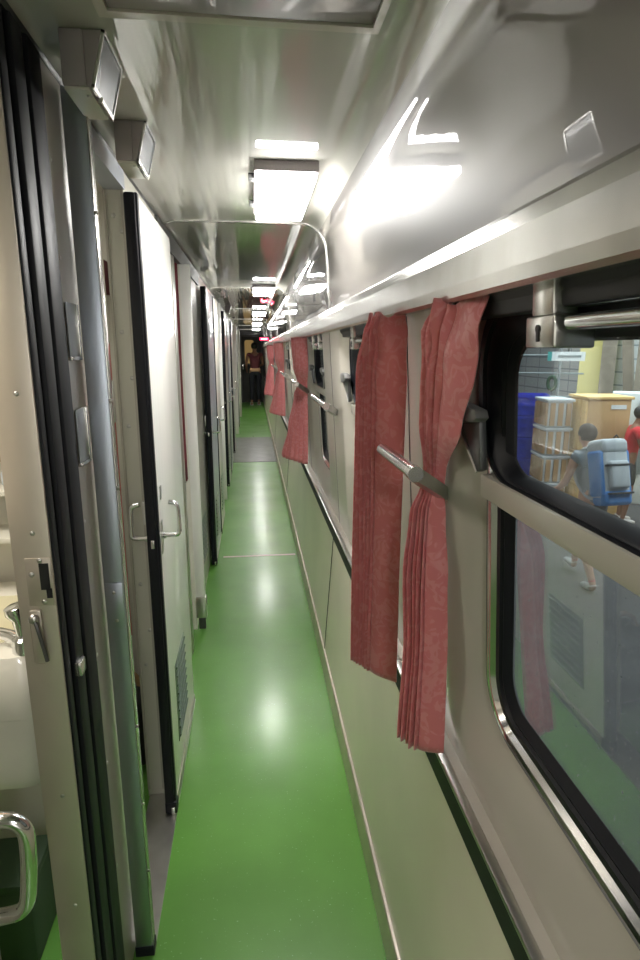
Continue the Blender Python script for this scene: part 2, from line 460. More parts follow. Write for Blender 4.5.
# roller blinds above the windows
BL = ['black rolled blind with a keyholed steel bracket over the nearest window','black rolled blind over the second window behind the long curtain','black rolled blind over the third window','black rolled blind over the fourth window past the middle curtain']
for i, c in enumerate(cw[:5]):
    b = thing('roller_blind', BL[i] if i < 4 else 'black rolled blind over the fifth window near the far curtains', 'blind', (.35,c,1.5))
    tube('roll', [(.375,c-.33,1.575),(.375,c+.33,1.575)], .026, 'black', b, 14)
    box('cover', .352,.392,c-.33,c+.29,1.545,1.574,'black',b,.004)
    for s in (1,-1):
        y = c+.026 if s > 0 else c-.25
        k = box('bracket', .340,.388, y-.033,y+.033,1.502,1.537,'alu',b,.003)
        box('hanger', .342,.372, y-.026,y+.022,1.537,1.574,'alu',k,.002)
        bm = bmesh.new(); add_tube(bm, [(.3385,y+.002,1.523),(.3405,y+.002,1.523)], .0045, 10); add_box(bm,.3385,.3405,y-.0005,y+.0045,1.509,1.523)
        fin('keyhole', bm, 'black', k)
    tube('lower_rod', [(.352,c-.26,1.528),(.352,c-.02,1.528)], .008, 'chrome', b, 10)
    tube('upper_rod', [(.362,c-.26,1.550),(.362,c-.02,1.550)], .006, 'chrome', b, 10)

SH[0] = 0.
# curtain bars on the piers
BARL = ['chrome curtain bar holding the nearest red curtain against its pier','chrome curtain bar on the bare pier between second and third windows','chrome curtain bar holding the middle tied curtain','chrome curtain bar between the middle curtain and the next one','chrome curtain bar far down the corridor beside the last curtains']
def bar(i, y0, ym, y1, x=.256, z=1.3045):
    b = thing('curtain_bar', BARL[i], 'curtain bar', (x,ym,z))
    tube('chrome_tube', [(x,y1-.004,z),(x,y1,z),(x,ym,z+.001)], [.008,.0120,.0120], 'chrome', b, 12)
    tube('collar', [(x,ym+.012,z+.001),(x,ym-.008,z+.001)], .0132, 'alu', b, 12)
    q = Vector((.345-x, y0-ym, -.062))
    bm = bmesh.new()
    u = Vector((q.y,-q.x,0)).normalized()*.008; v = Vector((0,0,.0125))
    a0 = Vector((x,ym,z)); vs = [bm.verts.new(a0+t*q+c) for t in (0,1) for c in (u+v,u-v,-u-v,-u+v)]
    for f in ((0,1,2,3),(7,6,5,4),(0,4,5,1),(1,5,6,2),(2,6,7,3),(3,7,4,0)): bm.faces.new([vs[k] for k in f])
    fin('flat_arm', bm, 'steel', b)
bar(0, .985, .885, 1.122)
bar(1, 2.40, 2.03, 2.49)
bar(2, 3.60, 3.40, 3.78)
bar(3, 5.0, 4.8, 5.3)
bar(4, 7.5, 7.3, 7.8)

# ------------------------------------------------------------------ curtains
def pleat(t, n, sharp=.8):
    """zig-zag folds, t in 0..1"""
    ph = t*n
    f = ph-math.floor(ph)
    tri = 1-abs(2*f-1)
    return (tri-.5)*2*sharp + math.sin(2*PI*ph)*(1-sharp)

def curtain(name, label, levels, n_folds, amp, m='curtain', wide=None, group=None, nz=60, nu=150, seed=1, pucker=0.):
    """levels: list of (z, (x,y) wall side end, (x,y) corridor side end, bulge, amp scale); a pleated ribbon between the two ends"""
    rnd = random.Random(seed)
    wob = [rnd.uniform(-1,1) for _ in range(64)]
    bm = bmesh.new(); rows = []
    zs = [l[0] for l in levels]
    for j in range(nz+1):
        z = zs[0]+(zs[-1]-zs[0])*j/nz
        for a, b in zip(levels, levels[1:]):
            if (a[0]-z)*(b[0]-z) <= 1e-9: break
        t = 0 if abs(b[0]-a[0]) < 1e-9 else (z-a[0])/(b[0]-a[0])
        t = t*t*(3-2*t)
        A = Vector(a[1]).lerp(Vector(b[1]), t); B = Vector(a[2]).lerp(Vector(b[2]), t)
        bulge = a[3]+(b[3]-a[3])*t; am = amp*(a[4]+(b[4]-a[4])*t)
        d = (B-A); nrm = Vector((-d.y, d.x)).normalized()
        if nrm.y > 0: nrm = -nrm
        row = []
        for k in range(nu+1):
            u = k/nu
            if wide:                                      # one broad flat pleat first, then fine folds
                w0, frac = wide
                if u < frac:
                    pu = u/frac*w0; off = .15*math.sin(PI*u/frac)
                else:
                    v = (u-frac)/(1-frac); pu = w0+(1-w0)*v; off = pleat(v, n_folds)*(.8+.3*wob[int(v*n_folds) % 64])
            else:
                pu = u; off = pleat(u, n_folds)*(.85+.35*wob[int(u*n_folds) % 64])
            off += .25*math.sin(7*u+z*5+seed)
            pk = pucker*math.exp(-((z-1.54)/.07)**2)*(math.sin(9.3*u+41*z+seed)+.7*math.sin(17*u-63*z+2*seed))
            p = A.lerp(B, pu)+nrm*(off*am + bulge*math.sin(PI*pu) + pk*.8)
            zz = z
            if j == 0: zz += .006*math.sin(u*n_folds*PI)
            row.append(bm.verts.new((p.x, p.y, zz)))
        rows.append(row)
    for a, b in zip(rows, rows[1:]):
        for k in range(nu): bm.faces.new((a[k], a[k+1], b[k+1], b[k]))
    o = fin(name, bm, m, smooth=False)
    for p in o.data.polygons: p.use_smooth = True
    so = o.modifiers.new('thick', 'SOLIDIFY'); so.thickness = .0018; so.offset = 0
    tag(o, label, 'curtain', group)
    return o

# 1: the straight hanging curtain over the near side of the second window
curtain('curtain', 'long straight dusty red curtain hanging loose over the second window',
        [(1.572,(.312,1.195),(.252,1.262),.010,.7),(1.535,(.312,1.175),(.240,1.270),.018,1.0),(1.48,(.312,1.165),(.226,1.275),.010,.9),(1.30,(.312,1.165),(.226,1.275),.010,1),(.755,(.312,1.160),(.226,1.275),.008,1.1)],
        7, .0125, wide=(.52,.30), seed=3, pucker=.008)
# 2: nearest curtain, caught by the bar
curtain('curtain', 'nearest red curtain, pinched behind the chrome bar at mid height',
        [(1.572,(.318,.785),(.304,.965),.012,1.0),(1.53,(.319,.79),(.301,.975),.018,1.2),(1.46,(.322,.82),(.297,.98),.016,1.1),(1.38,(.327,.87),(.296,.985),.012,1.0),(1.29,(.334,.955),(.308,1.0),.003,.7),(1.26,(.336,.965),(.308,1.01),.003,.6),
         (1.205,(.340,.962),(.284,1.005),.006,.9),(1.10,(.342,.942),(.270,.99),.010,1.0),(.95,(.344,.93),(.277,.992),.010,1.),(.75,(.342,.920),(.266,.983),.010,1.1)],
        5, .014, wide=(.46,.28), seed=8, pucker=.006)
# 3..6: tied curtains further along
def tied(label, y, s=1., x1=.215, seed=5, flare=.16):
    curtain('curtain', label,
        [(1.572,(.316,y),(.250,y+.22*s),.01,1.2),(1.40,(.322,y+.01),(.262,y+.24*s),.02,1.),(1.285,(.328,y+.10),(.285,y+.21*s),.004,.7),
         (1.22,(.325,y+.08),(.262,y+.24*s),.01,.9),(1.0,(.322,y+.05),(.225,y+.30*s),.015,1.2),(.80,(.320,y+.03),(.183,y+.34*s),.015,1.4)],
        7, .012*s, seed=seed, nz=34, nu=110)
tied('tied red curtain widening to its hem, mid row beyond the third window', 3.50, 1.1, seed=5)
tied('tied red curtain next beyond the middle one, second from the end door', 6.20, 1.4, seed=6)
tied('red tied curtain at the far end of the row by the end door', 9.45, 1.6, seed=7)
tied('shadowed red curtain just behind the farthest tied curtain', 9.05, 1.0, seed=9)

# ------------------------------------------------------------------ left side
# wall pieces between openings (cream), 55 mm thick
def wall_piece(n, y0, y1, m, label, z1=ZH):
    return S(box('wall_left' if n == 0 else 'wall_left.%03d' % n, XW-.055, XW, y0, y1, 0, z1, m), label, 'wall')
def screws(parent, pts, axis='y', r=.0045):
    for p in pts:
        bm = bmesh.new()
        R = Matrix.Scale(.45, 4, (0,1,0)) if axis == 'y' else Matrix.Scale(.45, 4, (1,0,0))
        add_ball(bm, (0,0,0), r, r, r, 8, 6)
        for v in bm.verts: v.co = R @ v.co + Vector(p)
        fin('screw', bm, 'steel', parent, True)
wp = wall_piece(0, 1.75, 2.74, 'cream', 'cream door jamb and wall behind the first white sliding door')
screws(wp, [(-.368,1.749,z) for z in (1.86,1.55,1.28,.78,.50)]+[(-.348,1.749,z) for z in (1.82,1.42,.62)], r=.0065)
bm = bmesh.new()
for a in ((XW-.055,XW-.048),(XW-.007,XW)): add_box(bm, a[0],a[1],1.744,1.75,.03,1.93)
fin('edge_angle', bm, 'greige', wp)
wall_piece(1, 2.965, 3.93, 'polished', 'polished cream wall beyond the narrow dark red curtain gap')
wall_piece(2, 3.93, 5.55, 'polished', 'wall behind the pair of black edged doors')
wall_piece(3, 5.75, 7.6, 'polished', 'polished wall beyond the pair of black edged doors')
wall_piece(4, 7.8, YE, 'polished', 'polished compartment wall toward the end door')
# header line above the doors and the near opening
S(box('wall_left.005', XW-.055, XW, YB, YE, ZH-.001, ZC+.02, 'darkmetal'), 'dark narrow header above the compartment doors', 'wall')
S(box('trim_17', XW-.05, XW+.004, 1.235, 1.75, 1.925, ZH-.001, 'greyblue'), 'blue grey door track over the first opening', 'door track')
S(box('trim_18', XW-.05, XW+.01, 2.28, 3.9, 1.90, ZH-.001, 'darkmetal'), 'dark door track over the dark red curtain gap', 'door track')
S(box('trim_19', XW-.05, -.285, 1.235, 2.3, 0, .006, 'steel'), 'grey metal threshold plate at the first open compartment', 'threshold')

# washroom jamb by the camera
j = thing('door_1', 'warm steel washroom door jamb with lock slot and black rubber seal', 'door jamb', (-.36,.95,0), kind='structure')
YJ = .94
box('plate', -.398,XW,YJ,YJ+.03,0,ZH-.002,'warmsteel',j,.002)
bm = bmesh.new()
for (a,b_,o) in ((.944,.968,.004),(.968,.990,-.003),(.990,1.035,.006),(1.035,1.05,.001),(1.05,1.11,.007)): add_box(bm, XW-.02, XW+o, a, b_, 0, ZH-.002, .004)
fin('rubber_seal', bm, 'rubber', j, True)
lp = box('lock_plate', -.379,-.3385,YJ-.0025,YJ+.0005,1.083,1.167,'warmsteel',j,.001)
bm = bmesh.new(); add_box(bm, -.357,-.342,YJ-.004,YJ-.002,1.112,1.158); add_box(bm,-.349,-.340,YJ-.004,YJ-.002,1.097,1.114)
fin('slot', bm, 'black', lp)
screws(lp, [(-.370,YJ-.003,1.139),(-.354,YJ-.003,1.090),(-.355,YJ-.003,1.163)])
ht = box('thumb_latch', -.381,-.361,YJ-.006,YJ,.978,1.077,'warmsteel',j,.004)
tube('lever', smooth_path([(-.372,YJ-.010,1.063),(-.366,YJ-.016,1.056),(-.356,YJ-.014,.988)],1), .0035, 'darkmetal', ht, 8)
add = bmesh.new(); add_ball(add, (-.372,YJ-.010,1.063), .009,.006,.009); fin('pivot', add, 'steel', ht, True)
screws(j, [(-.362,YJ-.0005,z) for z in (1.434,1.209,.71,.466,.20,1.735)], r=.004)
st = box('door_stop', XW+.002,XW+.016,.985,1.012,.92,.948,'alu',j,.003)

# steel post and pale wall end at the first compartment opening
p = thing('trim_20', 'blue grey steel post with a hinge plate beside the first opening', 'door post', (-.31,1.21,0), kind='structure')
box('steel_post', -.329,-.288,1.20,1.228,.012,1.90+.06,'bluesteel',p,.002)
box('light_edge', -.2885,-.2855,1.202,1.226,.012,1.955,'alu',p,.001)
hp = box('hinge_plate', -.326,-.290,1.1975,1.2005,.905,1.012,'bluesteel',p,.001)
screws(hp, [(-.309,1.197,.99),(-.307,1.197,.925)], r=.004)
screws(p, [(-.2835,1.2,z) for z in (1.75,1.40,1.22,.66,.45,.26)], r=.004)
box('foot', -.331,-.284,1.198,1.23,0,.03,'rubber',p,.002)
we = S(box('wall_left.006', -.39,XW,1.111,1.235,0,ZH-.002,'greige'), 'pale wall end between the washroom seal and the steel post', 'wall')
screws(we, [(XW,1.135,z) for z in (1.82,1.66,1.17,.88,.62,.35)], 'x', r=.0045)
sg = box('green_sticker', XW,XW+.001,1.114,1.128,.74,.87,'dark_green',we)
for (z0,z1,l) in ((1.485,1.585,'upper'),(1.285,1.39,'lower')):
    lab = thing('label_holder', 'grey slotted label holder, %s of two on the pale wall strip' % l, 'label holder', (XW,1.165,z0))
    box('card', XW+.003,XW+.005,1.13,1.192,z0,z1,'greyblue',lab,.001)
    bm = bmesh.new(); add_box(bm,XW,XW+.008,1.128,1.194,z0-.004,z0+.003,.001); add_box(bm,XW,XW+.008,1.188,1.194,z0,z1,.001)
    fin('channel', bm, 'alu', lab, True)
    box('spacer', XW,XW+.003,1.14,1.185,z0+.01,z1-.01,'darkmetal',lab)

# sliding doors
def vent(parent, y0, y1, z0, z1, x=XF):
    v = box('vent', x-.001, x+.002, y0, y1, z0, z1, 'ventgreen', parent, .0008)
    bm = bmesh.new()
    n = 9
    for k in range(n):
        z = z0+.015+(z1-z0-.03)*k/(n-1)
        add_box(bm, x+.0015, x+.006, y0+.012, y1-.012, z-.006, z+.004, rot=Matrix.Rotation(.5,4,'Y'))
    fin('slats', bm, 'ventgreen', v)
def door_handle(parent, y, z, sgn, x):
    """pull handle: lower arm out of the face, upright grip, curled top"""
    pts = smooth_path([(x,y,z),(x+sgn*.040,y,z),(x+sgn*.052,y,z+.004),(x+sgn*.054,y,z+.02),(x+sgn*.052,y,z+.085),(x+sgn*.046,y,z+.100),(x+sgn*.026,y,z+.104)],2)
    h = tube('handle', pts, .0074, 'chrome', parent, 10)
    tube('rosette', [(x,y,z),(x+sgn*.012,y,z)], .011, 'chrome', h, 12)
    return h
def sliding_door(n, y0, y1, label, m='white', z1=1.895, full=True, edge=.030, zh=.950):
    d = thing('door_%d' % n, label, 'door', (XF, y0, 0), kind='structure')
    box('leaf', XF-.030, XF, y0+.012, y1, .022, z1, m, d, .002)
    # leading black rubber edge, facing along the corridor
    bm = bmesh.new()
    add_box(bm, XF-.034, XF-.004, y0-.012, y0+.012, .012, z1+.004, .006); add_box(bm, XF-.012, XF+.0015, y0-.006, y0+.016, .012, z1+.004, .003)
    fin('rubber_edge', bm, 'rubber', d, True)
    sh = box('shoe', XF-.034, XF+.004, y0-.014, y0+.03, .008, .05, 'rubber', d, .004)
    box('wear_tip', XF-.014, XF-.002, y0-.020, y0-.010, .006, .036, 'alu', sh, .002)
    door_handle(d, y0+.05, zh, 1, XF)
    door_handle(d, y0+.025, zh, -1, XF-.030)
    box('lock_case', XF-.046, XF-.030, y0+.012,y0+.03, zh+.045, zh+.115, 'steel', d, .002)
    box('lock_tongue', XF-.022, XF-.012, y0-.017,y0-.010, zh-.02, zh+.006, 'alu', d, .001)
    box('key_plate', XF-.0005, XF+.003, y0+.055, y0+.075, zh+.11, zh+.15, 'steel', d, .001)
    box('handle_plate', XF-.0005, XF+.0025, y0+.035, y0+.066, zh-.055, zh+.045, 'steel', d, .001)
    box('kick_strip', XF-.001, XF+.003, y0+.02, y1, .022, .05, 'greige', d, .001)
    if full: vent(d, y0+.14, y0+.385, .165, .455)
    return d
sliding_door(2, 1.665, 2.27, 'white sliding door with black rubber edge beside the first opening')
S(box('trim_21', XW-.001, XW+.006, 2.68, 2.74, .01, 1.93, 'steel', None, .003), 'bright steel frame strip before the dark red curtain', 'door frame')
S(box('trim_22', XW-.001, XF, 2.965, 2.99, .09, 1.90, 'white', None, .002), 'white door post right after the dark red curtain', 'door post')
b = thing('post_bracket', 'grey metal bracket gripping the foot of the white door post', 'bracket', (-.31,2.97,.08))
box('clamp', XW, XF+.006, 2.955, 3.0, .07, .19, 'steel', b, .003)
box('leg', XW+.01, XF-.004, 2.968, 2.992, .0, .07, 'darkmetal', b, .002)
DL = ['blue grey door with black edge beyond the polished wall panel','black edged door immediately behind the blue grey door','pale door about midway down the corridor','door beyond the midway pale door','door with white edge toward the corridor end','last compartment door before the end door']
sliding_door(3, 3.93, 4.55, DL[0], 'greyblue')
sliding_door(4, 4.64, 5.2, DL[1], 'polished')
S(box('trim_23', XW-.001, XF, 5.72, 5.76, .02, 1.93, 'white', None, .002), 'white door post beyond the pair of black edged doors', 'door post')
sliding_door(5, 6.36, 6.95, DL[2], 'polished')
sliding_door(6, 7.05, 7.6, DL[3], 'greyblue')
S(box('trim_24', XW-.001, XF, 7.78, 7.82, .02, 1.93, 'white', None, .002), 'white door post past the middle of the corridor', 'door post')
sliding_door(7, 8.5, 9.1, DL[4], 'polished')
S(box('trim_25', XW-.001, XF+.02, 10.4, 10.5, .02, 1.93, 'white', None, .002), 'broad white post near the corridor end', 'door post')
sliding_door(8, 11.5, 12.1, DL[5], 'polished')
S(box('trim_26', XW-.001, XF+.02, 13.2, 13.35, .02, 1.93, 'cream', None, .002), 'cream post closest to the end door', 'door post')

# vent in the polished wall piece
v = thing('wall_vent', 'small slatted vent low on the polished wall before the blue grey door', 'vent', (XW,3.55,.18))
vent(v, 3.45, 3.75, .18, .46, XW)

# lit number boxes above the doors
def sign_box(y0, label):
    s = thing('indicator_box', label, 'indicator box', (-.26,y0+.06,1.915))
    y1 = y0+.135
    box('back_case', -.293,-.255,y0,y1,1.917,1.999,'boxgrey',s,.003)
    # wedge with a sloping face
    prism('front_case', [(-.2555,1.999),(-.2555,1.917),(-.248,1.917),(-.226,1.999)], 'y', y0+.002, y1-.002, 'boxgrey', s, .002)
    def pl(u, t, off): # point on the sloping face
        a = Vector((-.226,1.999)).lerp(Vector((-.248,1.917)), t); n = Vector((.966,-.259)); a = a+n*off
        return (a.x, y0+(y1-y0)*u, a.y)
    def slab(bm, u0,u1,t0,t1,o0,o1):
        vs = [bm.verts.new(pl(u,t,o)) for o in (o0,o1) for (u,t) in ((u0,t0),(u1,t0),(u1,t1),(u0,t1))]
        for f in ((0,1,2,3),(7,6,5,4),(0,4,5,1),(1,5,6,2),(2,6,7,3),(3,7,4,0)): bm.faces.new([vs[i] for i in f])
    bm = bmesh.new()
    for a in ((0,1,-.0,.05),(0,1,.95,1.03),(0,.035,0,1),(.965,1,0,1)): slab(bm,*a,0,.005)
    fr = fin('bezel', bm, 'alu', s)
    bm = bmesh.new(); slab(bm,.035,.965,.05,.95,0,.003); fin('screen', bm, 'screen', s)
    bm = bmesh.new()
    for k in range(2):
        add_ball(bm, (-.258+.012*k, y0+.028+.018*k, 1.915), .006,.006,.005, 8, 6)
    fin('lock', bm, 'steel', s, True)
    box('bottom_plate', -.291,-.252,y0+.004,y1-.004,1.913,1.917,'cream',s)
sign_box(1.085, 'grey wedge shaped indicator box closest to the camera above the doors')
sign_box(1.462, 'second grey indicator box, above the white sliding door')
sign_box(6.9, 'indicator box far down the corridor above the doors')

# ------------------------------------------------------------------ lamps
LAMP_L = ['bright boxed ceiling lamp nearest the camera','second bright ceiling lamp along the corridor','third ceiling lamp, small and far along the corridor','fourth ceiling lamp, second from the end door','fifth ceiling lamp, right before the end door']
def lamp(i, y0, label, em='lamp'):
    l = thing('ceiling_lamp', label, 'lamp', (.105,y0+.26,1.94))
    y1 = y0+.52
    box('housing', .018,.194,y0,y1,1.972,1.9995,'mauve',l,.002)
    box('diffuser', .025,.187,y0+.004,y1-.003,1.953,1.972,em,l,.003)
    for yy in (y0+.10,y0+.40):
        c = box('clip', .002,.018,yy-.015,yy+.015,1.972,1.988,'darkmetal',l,.001)
for i in range(5): lamp(i, 1.70+3.0*i, LAMP_L[i])
lamp(9, -1.35, 'ceiling lamp behind the camera', 'lampdim')

# ------------------------------------------------------------------ far end
S(box('wall_end', XW-.1, .47, YE, YE+.08, -.03, 2.05, 'doorgrey'), 'dark end wall around the vestibule door', 'wall')
d = thing('door_9', 'dark end door with a rounded lit window behind the standing person', 'door', (0,YE-.03,0), kind='structure')
box('leaf', -.30,.26,YE-.035,YE,.02,1.88,'doorgrey',d,.004)
bm = bmesh.new()
P = rr(-.08,1.45,.13,.33,.06)
A = [bm.verts.new((q[0],YE-.04,q[1])) for q in P]; B = [bm.verts.new((q[0],YE-.036,q[1])) for q in P]
bm.faces.new(A); bm.faces.new(B[::-1])
for k in range(len(P)): bm.faces.new((A[k],A[(k+1)%len(P)],B[(k+1)%len(P)],B[k]))
fin('window_pane', bm, 'doorglow', d)
bm = bmesh.new(); add_box(bm,-.335,-.30,YE-.045,YE,0,1.93,.003); add_box(bm,.26,.30,YE-.045,YE,0,1.93,.003); add_box(bm,-.335,.30,YE-.045,YE,1.885,1.93,.003)
fin('frame', bm, 'plasticgrey', d, True)
box('handle', -.28,-.25,YE-.075,YE-.035,.95,1.1,'chrome',d,.004)
sg = thing('led_display', 'small glowing red display hanging over the far end of the corridor', 'display', (.21,10.2,1.655))
box('case', .135,.288,10.22,10.28,1.655,1.715,'black',sg,.004)
box('led_panel', .14,.283,10.212,10.222,1.665,1.705,'led',sg)
box('bright_dots', .17,.255,10.206,10.213,1.677,1.693,'ledhot',sg)
tube('hanger', [(.21,10.25,1.715),(.21,10.25,1.995)], .006, 'steel', sg, 8)
S(box('wall_back', -1.75,.47,YB-.08,YB,-.03,2.05,'greige'), 'greige wall behind the camera', 'wall')

# ------------------------------------------------------------------ compartments and washroom behind the left wall
S(box('wall_compartment', -1.75,-1.67,YB,YE,-.03,2.05,'cream'), 'cream outer wall of the compartments', 'wall')
S(box('ceiling.001', -1.75,XW-.05,YB,YE,2.0,2.03,'cream'), 'cream ceiling of the compartments', 'ceiling')
S(box('wall_washroom', -1.70,-.392,1.50,1.53,0,2.0,'cream'), 'beige wall behind the wash basin', 'wall')
S(box('wall_compartment.001', -1.70,XW-.055,2.10,2.14,0,2.0,'cream'), 'cream partition inside the first open compartment', 'wall')
S(box('wall_compartment.002', -1.70,XW-.055,3.6,3.64,0,2.0,'darkmetal'), 'dark partition behind the dark red curtain', 'wall')
S(box('wall_washroom.001', -1.70,-.50,.50,.53,0,2.0,'greige'), 'greige partition on the near side of the washroom', 'wall')

bs = thing('wash_basin', 'cream moulded wash basin behind the steel washroom jamb', 'basin', (-.62,1.25,.6))
def rrz(cx, cy, hx, hy, r, z, n=6): return [(q[0], q[1], z) for q in rr(cx, cy, hx, hy, r, n)]
def loft3(bm, rings, cap0=False, cap1=False):
    R = [[bm.verts.new(p) for p in ring] for ring in rings]; n = len(R[0])
    for a, b in zip(R, R[1:]):
        for k in range(n): bm.faces.new((a[k], a[(k+1)%n], b[(k+1)%n], b[k]))
    if cap0: bm.faces.new(R[0][::-1])
    if cap1: bm.faces.new(R[-1])
    return bm
bm = loft3(bmesh.new(), [rrz(-.66,1.27,.215,.185,.05,.615),rrz(-.66,1.27,.225,.195,.05,.64),rrz(-.66,1.27,.235,.205,.05,.785)], True)
fin('bowl_shell', bm, 'porcelain', bs, True)
bm = loft3(bmesh.new(), [rrz(-.66,1.27,.215,.19,.05,.782),rrz(-.66,1.27,.242,.215,.05,.792),rrz(-.66,1.27,.244,.217,.05,.80),rrz(-.66,1.27,.238,.212,.05,.89),rrz(-.66,1.27,.225,.200,.05,.918),
                         rrz(-.66,1.27,.200,.178,.05,.922),rrz(-.68,1.25,.165,.135,.06,.915)])
fin('rim', bm, 'porcelain', bs, True)
bm = loft3(bmesh.new(), [rrz(-.68,1.25,.165,.135,.06,.915),rrz(-.68,1.25,.15,.12,.06,.87),rrz(-.68,1.25,.10,.09,.05,.80)], False, True)
fin('bowl', bm, 'basininner', bs, True)
screws(bs, [(-.515,1.053,.795)], r=.006)
box('wall_bracket', -.80,-.52,1.44,1.4995,.64,.78,'steel',bs,.004)
fa = thing('basin_tap', 'chrome push tap standing on the wash basin rim', 'tap', (-.462,1.10,.92))
bm = bmesh.new(); add_tube(bm, [(-.462,1.10,.918),(-.462,1.10,.945),(-.462,1.10,.95)], [.024,.022,.016], 14); fin('base', bm, 'chrome', fa, True)
tube('spout', smooth_path([(-.462,1.10,.935),(-.50,1.12,.946),(-.56,1.15,.935)],1), .012, 'chrome', fa)
bm = bmesh.new(); add_tube(bm, [(-.464,1.10,.95),(-.466,1.10,.985),(-.470,1.10,1.0),(-.472,1.10,1.012),(-.473,1.10,1.016)], [.011,.014,.021,.021,.015], 14); fin('push_knob', bm, 'chrome', fa, True)

bn = thing('waste_bin', 'dark green waste bin under the wash basin', 'bin', (-.68,1.27,0))
box('body', -.82,-.565,1.205,1.35,0,.225,'bingreen',bn,.01)
box('lid', -.825,-.558,1.20,1.355,.225,.25,'bingreen',bn,.006)
gh = thing('grab_handle', 'thick chrome grab handle low beside the wash basin in the left corner', 'grab handle', (-.42,.80,.6))
tube('grip', smooth_path([(-.52,.80,.790),(-.40,.80,.795),(-.375,.80,.786),(-.366,.80,.760),(-.376,.80,.650),(-.386,.80,.622),(-.41,.80,.612),(-.52,.80,.605)],2), .0125, 'chrome', gh, 14)
for z in (.789,.606): tube('flange', [(-.515,.80,z),(-.53,.80,z)], .022, 'chrome', gh, 14)
S(box('wall_washroom.002', -.60,-.53,.62,.98,0,1.2,'cream'), 'cream half wall carrying the chrome grab handle', 'wall')

pn = thing('notice_panel', 'small orange panel above a tan board on the washroom wall', 'panel', (-.53,1.46,1.25))
box('orange_panel', -.70,-.487,1.455,1.47,1.40,1.52,'orange',pn,.002)
box('tan_board', -.70,-.470,1.45,1.47,1.235,1.375,'tan',pn,.002)
box('divider', -.70,-.475,1.445,1.475,1.378,1.396,'cream',pn,.002)
sd = thing('soap_shelf', 'shallow cream soap shelf with wire clips on the washroom wall', 'shelf', (-.55,1.42,1.1))
box('upper_tray', -.75,-.468,1.38,1.48,1.165,1.180,'cream',sd,.003)
box('lower_tray', -.75,-.452,1.36,1.48,1.055,1.070,'cream',sd,.003)
for z in (1.185,1.075):
    tube('wire_clip', smooth_path([(-.56,1.37,z),(-.53,1.37,z+.022),(-.49,1.37,z+.026),(-.47,1.37,z+.018)],2), .0025, 'black', sd, 6)
so = tag(box('folded_cloth', -.60,-.475,1.40,1.47,1.181,1.225,'packgrey',None,.012), 'crumpled pale cloth lying on the washroom soap shelf', 'cloth')

# first compartment: what shows through the gap
cp = thing('berth_strap', 'pink and black berth safety strap hanging inside the first compartment', 'strap', (-.42,1.9,.8))
box('pink_webbing', -.440,-.431,1.86,1.865,.55,1.52,'pinkcloth',cp)
box('black_webbing', -.452,-.442,1.855,1.86,.55,1.60,'black',cp)
box('upper_webbing', -.441,-.430,1.862,1.864,1.52,1.999,'cream',cp)
k = box('buckle', -.452,-.425,1.845,1.858,1.28,1.41,'steel',cp,.004)
box('slot', -.447,-.431,1.842,1.846,1.31,1.385,'cream',k)
bg = thing('travel_bag', 'dark travel bag on the floor inside the first compartment', 'bag', (-.50,1.95,0))
bm = bmesh.new(); add_box(bm,-.64,-.40,1.86,2.06,.006,.30,.05,4); fin('body', bm, 'black', bg, True)
tube('strap', smooth_path([(-.60,1.96,.29),(-.58,1.96,.36),(-.46,1.96,.36),(-.44,1.96,.29)],2), .010, 'tan', bg)
S(box('trim_27', -.70,-.46,1.99,2.098,1.68,1.78,'maroon'), 'dark maroon berth edge seen inside the first compartment', 'berth edge')
curtain('curtain', 'narrow dark red curtain in the gap after the white sliding door',
        [(1.90,(XW-.012,2.76),(XW-.012,2.95),.0,1.),(.85,(XW-.012,2.76),(XW-.012,2.95),.0,1.)], 5, .006, m='darkred', nz=8, nu=60)
S(box('wall_left.007', XW-.05, XW-.035, 2.74, 2.965, 0, .85, 'greige'), 'greige panel under the dark red curtain', 'wall')

# ------------------------------------------------------------------ people
def skin_mesh(name, pts, edges, radii, root, sub=1):
    me = bpy.data.meshes.new(name); me.from_pydata([tuple(p) for p in pts], edges, [])
    o = bpy.data.objects.new(name, me); COL.objects.link(o)
    md = o.modifiers.new('skin', 'SKIN'); md.use_smooth_shade = True
    for v, rd in zip(me.skin_vertices[0].data, radii):
        v.radius = rd if isinstance(rd, tuple) else (rd, rd); v.use_root = False
    me.skin_vertices[0].data[root].use_root = True
    s = o.modifiers.new('sub', 'SUBSURF'); s.levels = sub; s.render_levels = sub
    bpy.context.view_layer.update()
    dg = bpy.context.evaluated_depsgraph_get()
    out = bpy.data.meshes.new_from_object(o.evaluated_get(dg))
    bpy.data.objects.remove(o); bpy.data.meshes.remove(me)
    for p in out.polygons: p.use_smooth = True
    return out

def chain_mesh(name, chains, root=0, sub=1):
    """chains: lists of (key, point, radius); shared keys join"""
    idx = {}; pts = []; rad = []; edges = []
    for ch in chains:
        prev = None
        for key, p, r in ch:
            if key not in idx: idx[key] = len(pts); pts.append(p); rad.append(r)
            if prev is not None: edges.append((prev, idx[key]))
            prev = idx[key]
    return skin_mesh(name, pts, edges, rad, root, sub)

def add_child_mesh(name, me, m, parent):
    o = bpy.data.objects.new(name, me); COL.objects.link(o); o.parent = parent; me.materials.clear(); me.materials.append(M[m]); return o

